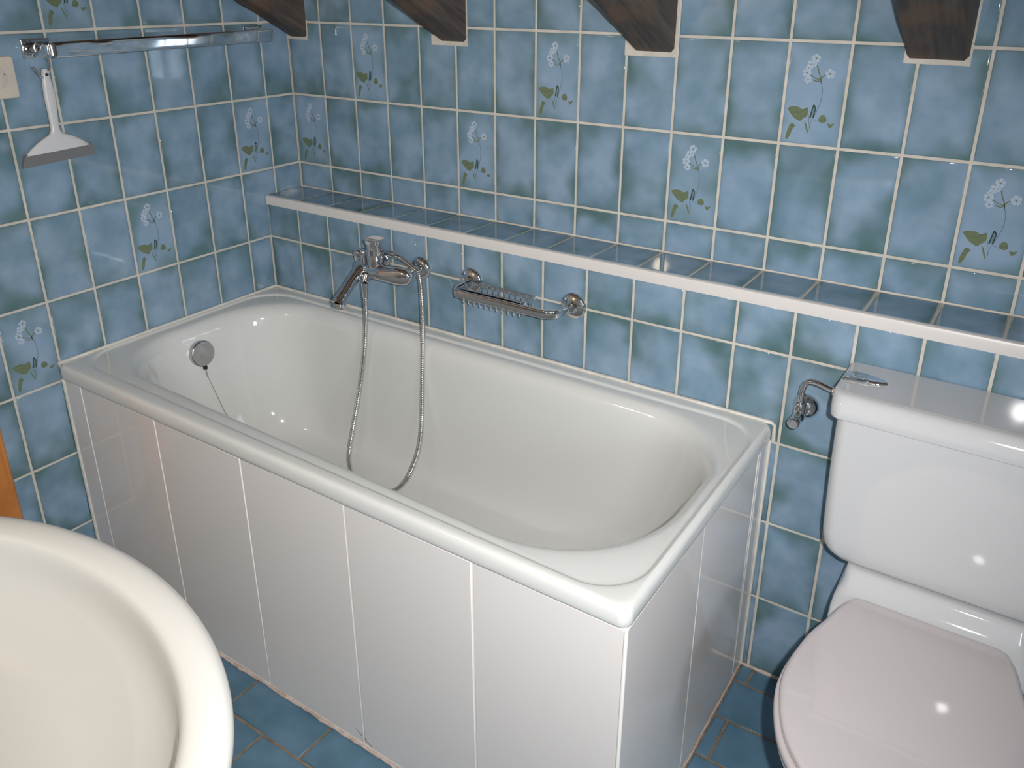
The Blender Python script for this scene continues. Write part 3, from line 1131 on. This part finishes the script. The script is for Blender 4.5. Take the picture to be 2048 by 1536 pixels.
YB = -0.226
bar = spline([(0.7515, -D - 0.012, 0.8245), (0.7515, -0.175, 0.823), (0.7530, -0.205, 0.821), (0.762, -0.221, 0.820), (0.779, YB, 0.8195), (0.88, YB, 0.8195), (1.005, YB, 0.8195), (1.028, -0.222, 0.8195), (1.044, -0.208, 0.820), (1.050, -0.180, 0.8205), (1.0500, -D - 0.012, 0.8205)], 6)
MB().loft(flat_bar(bar, 0.009, 0.0205)).build('rail', M['chrome'], sb, angle=60)
# basket
bx0, bx1, by0, by1, bzt, bzb = 0.768, 0.958, -0.214, -0.158, 0.826, 0.7935
mb = MB()
rim = rquad(rect(bx0, bx1, by0, by1), 0.014, bzt, 6, 6)
n_r = len(rim)
ringv = []
mb.loft(flat_bar(rim + [rim[0], rim[1]], 0.0035, 0.011, 8)[:-1])
low = rquad(rect(bx0 + .004, bx1 - .004, by0 + .004, by1 - .004), 0.012, bzt - 0.018, 6, 6)
mb.tube(low, 0.0012, 6, closed=True)
mb.build('basket_rim', M['chrome'], sb, angle=60)
mb = MB()
for k in range(11):
    x = bx0 + 0.012 + (bx1 - bx0 - 0.024) * k / 10
    mb.tube([(x, by1 - .001, bzt), (x, by1 - .001, bzb + .006), (x, by1 - .006, bzb), (x, by0 + .008, bzb), (x, by0 + .002, bzb - .002), (x, by0 - .002, bzb + 0.004), (x, by0 + .001, bzt - .006)], 0.0014, 6)
for y in (by0 + .016, (by0 + by1) / 2, by1 - .016):
    mb.tube([(bx0 + 0.002, y, bzt - 0.002), (bx0 + 0.003, y, bzb + 0.004), (bx0 + .008, y, bzb + .0015), (bx1 - .008, y, bzb + .0015), (bx1 - 0.003, y, bzb + 0.004), (bx1 - 0.002, y, bzt - 0.002)], 0.0014, 6)
mb.build('basket_wires', M['chrome'], sb, kind='stuff')

# ------------------------------------------------------------------ towel rail on the left wall
tr = thing('towel_rail', 'flat chrome towel rail high on the left wall', 'towel rail', (0.0, -0.42, 1.387))
for y, z in ((-0.7255, 1.3875), (-0.1300, 1.3935)):
    mb = MB()
    mb.box(0.0004, 0.008, y - 0.031, y + 0.031, z - 0.020, z + 0.022)
    mb.build('wall_plate', M['chrome'], tr, bevel=0.002)
    mb = MB()
    mb.lathe([(0.0, 0), (0.014, 0), (0.0125, 0.010), (0.0105, 0.035), (0.0105, 0.052), (0.0, 0.052)], (0.0082, y, z), (1, 0, 0), 20)
    mb.build('bracket_post', M['chrome'], tr, angle=40)
rings = []
for y, kx, kz in ((-0.7275, .2, .55), (-0.7265, .55, .8), (-0.722, .9, .97), (-0.715, 1, 1), (-0.55, 1, 1), (-0.4, 1, 1), (-0.25, 1, 1), (-0.125, 1, 1), (-0.117, .9, .97), (-0.112, .55, .8), (-0.111, .2, .55)):
    zc = 1.3872 + (y + 0.72) * 0.0095
    ring = []
    for k in range(20):
        a = 2 * math.pi * k / 20
        ring.append((0.0640 + 0.0065 * kx * math.copysign(abs(math.cos(a)) ** .22, math.cos(a)), y, zc + 0.0165 * kz * math.copysign(abs(math.sin(a)) ** .30, math.sin(a))))
    rings.append(ring)
MB().loft(rings).build('bar', M['chrome'], tr, angle=28)

hook = MB()
hp = spline([(0.030, -0.7400, 1.3830), (0.030, -0.7420, 1.3930), (0.031, -0.7360, 1.4015), (0.032, -0.7265, 1.4025), (0.034, -0.7205, 1.3960), (0.036, -0.7205, 1.3757), (0.034, -0.7176, 1.355), (0.028, -0.7205, 1.338),
             (0.029, -0.7320, 1.3295), (0.036, -0.7430, 1.3305), (0.040, -0.7500, 1.3390), (0.040, -0.7575, 1.3530)], 6)
hook.tube(hp, 0.0027, 8)
tag(hook.build('s_hook', M['steel']), 'bent wire S-hook hung on the left bracket of the towel rail', 'hook')

# squeegee
sq = thing('squeegee', 'white hand squeegee with a grey blade hanging from the wire hook', 'squeegee', (0.0, -0.73, 1.17))


def slab(outline, x0, x1, mb_):
    n = len(outline)
    e = 0.002
    cy = sum(p[0] for p in outline) / n
    mb_.add([(x0, y, z) for y, z in outline] + [(x1, y, z) for y, z in outline],
            [tuple(range(n))[::-1], tuple(range(n, 2 * n))] + [(i, (i + 1) % n, n + (i + 1) % n, n + i) for i in range(n)])


cl = [(1.3465, -.7285, .005), (1.340, -.7285, .0068), (1.330, -.7285, .0085), (1.312, -.7280, .0110), (1.290, -.7280, .0125), (1.268, -.7285, .0118), (1.245, -.7295, .0100), (1.225, -.7302, .0096), (1.213, -.7305, .0100)]
right = [(yc + w, z) for z, yc, w in cl] + [(-.7150, 1.2045), (-.7040, 1.2015), (-.6880, 1.1945), (-.6700, 1.1830), (-.6550, 1.1715)]
left = [(yc - w, z) for z, yc, w in cl] + [(-.7475, 1.2040), (-.7600, 1.1985), (-.7760, 1.1900), (-.7930, 1.1785), (-.8071, 1.1655)]
outline = right + [(-.732, 1.1685)] + left[::-1]
mb = MB()
# build as strips so the outline stays clean, with a rounded thickness
rows = list(zip(left, right))
ringz = []
for (l_pt, r_pt) in rows:
    yl_, zl_ = l_pt
    yr_, zr_ = r_pt
    ring = []
    for k in range(16):
        a = 2 * math.pi * k / 16
        u = 0.5 + 0.5 * math.copysign(abs(math.cos(a)) ** .55, math.cos(a))
        ring.append((0.0275 + 0.0065 * math.copysign(abs(math.sin(a)) ** .8, math.sin(a)), yl_ + (yr_ - yl_) * u, zl_ + (zr_ - zl_) * u))
    ringz.append(ring)
mb.loft(ringz)
mb.build('handle', M['wplastic'], sq, angle=55)
mb = MB()
mb.lathe([(0.0, -.0075), (0.0034, -.0075), (0.0034, 0.0078), (0.0, .0078)], (0.0275, -.7285, 1.3345), (1, 0, 0), 12)
mb.build('hanging_hole', M['black'], sq)
mb = MB()
bl = [(-.8075, 1.1685), (-.6545, 1.1745), (-.6505, 1.1690), (-.6490, 1.1500), (-.6530, 1.1475), (-.8190, 1.1405)]
slab(bl, 0.0235, 0.0300, mb)
mb.build('blade', M['rubber'], sq, smooth=False)

# light switch at the left edge
sw = thing('wall_switch', 'cream square wall switch left of the towel rail', 'switch', (0.0, -0.8245, 1.3330))
mb = MB()
rg = lambda d, x: [(x, y, z) for y, z, _ in rquad([(-0.868 + d, 1.2888 + d), (-0.7805 - d, 1.2888 + d), (-0.7805 - d, 1.3765 - d), (-0.868 + d, 1.3765 - d)], 0.006, 0, 6, 2)]
mb.loft([rg(0, 0.0004), rg(0, 0.0065), rg(0.0012, 0.0085), rg(0.003, 0.0092)])
mb.build('plate', M['switch'], sw, angle=50)
mb = MB()
mb.lathe([(0.0, 0), (0.0235, 0), (0.0235, 0.0012), (0.022, 0.0022), (0.0, 0.0024)], (0.0092, -0.8245, 1.3330), (1, 0, 0), 36)
mb.build('dial', M['switch'], sw, angle=40)
mb = MB()
mb.lathe([(0.0, 0), (0.0017, 0), (0.0012, 0.0009), (0.0, 0.001)], (0.0115, -0.8060, 1.3400), (1, 0, 0), 10)
mb.build('pointer_dot', M['ink'], sw)

# ------------------------------------------------------------------ toilet
XC = 1.911
to = thing('toilet', 'white close-coupled toilet with closed lid beside the bathtub', 'toilet', (XC, -0.45, 0.0))


def sring(x0, x1, y0, y1, r, z, rb=None):
    rb = r if rb is None else rb
    return rquad(rect(x0, x1, y0, y1), [r, r, rb, rb], z, 8, 6)


# cistern body: front face leans in a little towards the bottom
CX0, CX1 = 1.6945, 2.135
rings = []
for z, dx, yf, r in ((0.4848, .075, -.250, .03), (0.4850, .058, -.270, .03), (0.4866, .042, -.282, .03), (0.4925, .026, -.2905, .032), (0.5030, .0145, -.2965, .032), (0.5180, .0075, -.3005, .03), (0.545, .004, -.3035, .028),
                     (0.62, .002, -.307, .026), (0.70, .0005, -.3115, .025), (0.77, 0, -.3145, .025), (0.8003, 0, -.3160, .025)):
    rings.append(sring(CX0 + dx, CX1 - dx, yf, -D - 0.012, r, z, 0.012))
MB().loft(rings).build('cistern', M['ceramic'], to, angle=60)
rings = []
for z, xl_, yf, r in ((.8000, 1.690, -.313, .02), (.8000, 1.6835, -.3195, .022), (.8015, 1.682, -.3208, .024), (.818, 1.6805, -.3170, .026), (.832, 1.6795, -.3105, .028), (.8372, 1.6790, -.3065, .028), (.8405, 1.6797, -.3020, .028), (.8420, 1.6812, -.2975, .028), (.8424, 1.684, -.2930, .028), (.8424, 1.694, -.283, .024)):
    rings.append(sring(xl_, CX0 + CX1 - xl_, yf, -D - 0.004 - (xl_ - 1.679) * .3, r, z, 0.014))
MB().loft(rings).build('cistern_lid', M['ceramic'], to, angle=60)
# flush lever on the lid's left end
mb = MB()
prof = [(-0.004, .0185, .0), (0.003, .0195, .0075), (0.010, .0195, .0088), (0.034, .0185, .0090), (0.050, .0160, .0086), (0.064, .0105, .0078), (0.074, .0030, .0060)]
rings = []
ox, oy, ozz = 1.6850, -0.2225, 0.8395
for s, hw, h in prof:
    ring = []
    for k in range(14):
        a = 2 * math.pi * k / 14
        ring.append((ox + s, oy + hw * math.copysign(abs(math.cos(a)) ** .6, math.cos(a)) + s * 0.02, ozz + h / 2 + (h / 2 + .002) * math.copysign(abs(math.sin(a)) ** .6, math.sin(a))))
    rings.append(ring)
mb.loft(rings)
fl = mb.build('flush_lever', M['chrome'], to, angle=45)
fl['label'] = 'chrome flush lever'
mb = MB()
for k in range(7):
    x = ox + 0.010 + k * 0.0042
    mb.box(x, x + 0.0018, oy - 0.0120, oy + 0.0130, ozz + 0.0090, ozz + 0.0120)
mb.build('grip_ribs', M['brushed'], fl, smooth=False, kind='stuff')

# lid outline (left half measured, mirrored)
Lh = [(0.114, -.3215), (0.128, -.3270), (0.1405, -.3480), (0.150, -.3750), (0.160, -.4160), (0.173, -.4600), (0.181, -.5050), (0.1855, -.5550), (0.1825, -.6060), (0.166, -.6635), (0.142, -.7120), (0.104, -.7560), (0.058, -.7900), (0.0, -.8020)]


def lid_outline():
    sp_ = spline([Vector((-a, b, 0)) for a, b in Lh], 5)
    cl_ = sp_ + [Vector((-p.x, p.y, 0)) for p in sp_[::-1][1:]]
    out = [(XC + p.x, p.y) for p in cl_]
    a, b = out[-1], out[0]
    return out + [(a[0] + (b[0] - a[0]) * k / 12, a[1] + (b[1] - a[1]) * k / 12) for k in range(1, 12)]


LID = lid_outline()


def lid_ring(d, z):
    """outline moved inwards by d"""
    N = len(LID)
    out = []
    for i in range(N):
        (ax, ay), (bx, by) = LID[i - 1], LID[(i + 1) % N]
        L = math.hypot(bx - ax, by - ay)
        nx, ny = (by - ay) / L, -(bx - ax) / L      # outward for counter-clockwise travel
        out.append((LID[i][0] - nx * d, LID[i][1] - ny * d, z))
    return out


ZL = 0.4480


rings = [lid_ring(d, z) for d, z in ((.010, ZL - .018), (.002, ZL - .0175), (.0, ZL - .0155), (0.0, ZL - .008), (.0015, ZL - .0035), (.006, ZL - .0010), (.011, ZL - .0002))]
MB().loft(rings).build('lid', M['seat'], to, angle=60)
rings = [lid_ring(d, z) for d, z in ((.010, ZL - .040), (-.003, ZL - .0395), (-.0065, ZL - .036), (-.0065, ZL - .026), (-.004, ZL - .021), (.006, ZL - .0195))]
MB().loft(rings).build('seat', M['seat'], to, angle=60)
for sx in (-1, 1):
    mb = MB()
    mb.lathe([(0, 0), (.009, 0), (.009, .034), (0, .034)], (XC + sx * 0.075 - .017, -.318, ZL - .017), (1, 0, 0), 14)
    mb.build('hinge', M['seat'], to, angle=40)

# bowl: rim under the seat, deck that carries the cistern, foot
ZBR = ZL - .0415


def bowl_ring(z, k, yc, deck):
    """k scales the rim outline about (XC, yc)"""
    base_ = lid_ring(-0.002, z)
    return [(XC + (x - XC) * k, yc + (y - yc) * k, z) for x, y, _ in base_]


rings = []
for z, k, yc in ((0.0, .55, -.46), (0.02, .56, -.46), (0.10, .54, -.45), (0.20, .58, -.44), (0.28, .72, -.43), (0.34, .88, -.42), (0.375, .97, -.42), (ZBR - .01, 1.0, -.42), (ZBR - .002, .995, -.42), (ZBR, .98, -.42)):
    rings.append(bowl_ring(z, k, yc, False))
mb = MB().loft(rings)
# deck: horizontal sections, flaring from the neck below the cistern to the rim
rings = []
for z, hw, yf in ((0.02, .105, -.36), (0.20, .108, -.36), (0.30, .130, -.37), (0.345, .150, -.385), (0.385, .1585, -.392), (0.405, .166, -.372), (0.418, .167, -.352), (0.4300, .166, -.338), (0.4370, .164, -.328), (0.4420, .162, -.3195), (0.4480, .160, -.3125), (0.460, .1585, -.305), (0.472, .158, -.2985), (0.4795, .156, -.2935), (0.4815, .153, -.288), (0.4815, .148, -.280)):
    rings.append(sring(XC - hw, XC + hw, yf, -D - 0.025, 0.022, z, 0.02))
mb.loft(rings)
mb.build('bowl', M['ceramic'], to, angle=70)

# ------------------------------------------------------------------ angle valve feeding the cistern
va = thing('angle_valve', 'chrome angle valve and bent pipe between bathtub and cistern', 'valve', (1.605, -D, 0.72))
mb = MB()
mb.lathe([(0.0, 0.0004), (0.0275, 0.0004), (0.0272, 0.004), (0.022, 0.014), (0.014, 0.021), (0.0, 0.022)], (1.6055, -D, 0.7195), (0, -1, 0), 30)
mb.build('escutcheon', M['chrome'], va, angle=45)
mb = MB()
mb.lathe([(0.0, 0), (0.0095, 0), (0.0095, 0.022), (0.0125, 0.026), (0.0125, 0.040), (0.0100, 0.046), (0.0090, 0.050), (0.0, 0.050)], (1.6050, -D - 0.015, 0.7175), (-0.05, -1, -0.06), 22)
mb.lathe([(0.0, 0), (0.011, 0), (0.0115, 0.004), (0.0115, 0.022), (0.009, 0.025), (0.0, 0.025)], (1.6030, -0.184, 0.722), (0, 0, 1), 18)
mb.build('valve_body', M['chrome'], va, angle=40)
mb = MB()
mb.lathe([(0.0, 0), (0.0100, 0), (0.0118, 0.003), (0.0118, 0.016), (0.0100, 0.0185), (0.0, 0.0188)], (1.6020, -0.203, 0.7135), (-0.05, -1, -0.06), 20)
mb.build('valve_knob', M['chrome'], va, angle=40)
mb = MB()
mb.tube(spline([(1.603, -0.184, 0.742), (1.6025, -0.184, 0.765), (1.6045, -0.184, 0.782), (1.612, -0.184, 0.7935), (1.627, -0.185, 0.7965), (1.655, -0.187, 0.7915), (1.690, -0.190, 0.7860)], 6), 0.0062, 14)
mb.build('pipe', M['chrome'], va, angle=60)
mb = MB()
mb.lathe([(0.0, 0), (0.0085, 0), (0.0095, 0.003), (0.0095, 0.016), (0.0, 0.016)], (1.660, -0.1875, 0.7906), (1, -0.05, -0.16), 8)
mb.build('pipe_nut', M['chrome'], va, angle=20)

# ------------------------------------------------------------------ washbasin in the foreground
SX, SY, SA, SB_, SZ = 1.097, -1.556, 0.388, 0.262, 0.880
wb = thing('washbasin', 'large oval white washbasin in the near left corner', 'washbasin', (SX, SY, 0.0))


def ell(a, b, z, dy=0.0, n=72, back=3.2):
    out = []
    for k in range(n):
        t = 2 * math.pi * k / n
        e = 2.0 if math.sin(t) >= 0 else back
        bb = b if math.sin(t) >= 0 else b * 1.30
        out.append((SX + a * math.copysign(abs(math.cos(t)) ** (2 / e), math.cos(t)), SY + dy + bb * math.copysign(abs(math.sin(t)) ** (2 / e), math.sin(t)), z))
    return out


rings = [ell(SA * .30, SB_ * .40, SZ - .215, -.05), ell(SA * .52, SB_ * .60, SZ - .195, -.04), ell(SA * .78, SB_ * .80, SZ - .140, -.02), ell(SA * .92, SB_ * .92, SZ - .085, -.006),
         ell(SA * .985, SB_ * .98, SZ - .045), ell(SA, SB_, SZ - .024), ell(SA - .001, SB_ - .001, SZ - .012), ell(SA - .007, SB_ - .007, SZ - .003), ell(SA - .018, SB_ - .018, SZ),
         ell(SA - .034, SB_ - .034, SZ - .001), ell(SA - .046, SB_ - .046, SZ - .0045), ell(SA - .0505, SB_ - .0505, SZ - .012), ell(SA - .053, SB_ - .053, SZ - .030), ell(SA - .058, SB_ - .057, SZ - .052), ell(SA - .075, SB_ - .072, SZ - .075),
         ell(SA * .66, SB_ * .60, SZ - .115, -.01), ell(SA * .48, SB_ * .44, SZ - .135, -.015), ell(SA * .20, SB_ * .20, SZ - .147, -.02), ell(SA * .06, SB_ * .09, SZ - .149, -.02)]
MB().loft(rings).build('basin', M['basin'], wb, sub=1)
rings = []
for z, a, b in ((0.0, .115, .10), (0.03, .11, .095), (0.12, .085, .075), (0.45, .08, .07), (0.62, .10, .08), (0.69, .14, .11)):
    rings.append([(SX + a * math.cos(t), SY - .06 + b * math.sin(t), z) for t in [2 * math.pi * k / 32 for k in range(32)]])
MB().loft(rings).build('pedestal', M['basin'], wb)
mb = MB()
mb.lathe([(0.0, 0), (.030, 0), (.031, .003), (.022, .004), (.02, .001), (0, .001)], (SX, SY - .02, SZ - .149), (0, 0, 1), 24)
mb.build('drain', M['chrome'], wb)

bpy.context.view_layer.update()
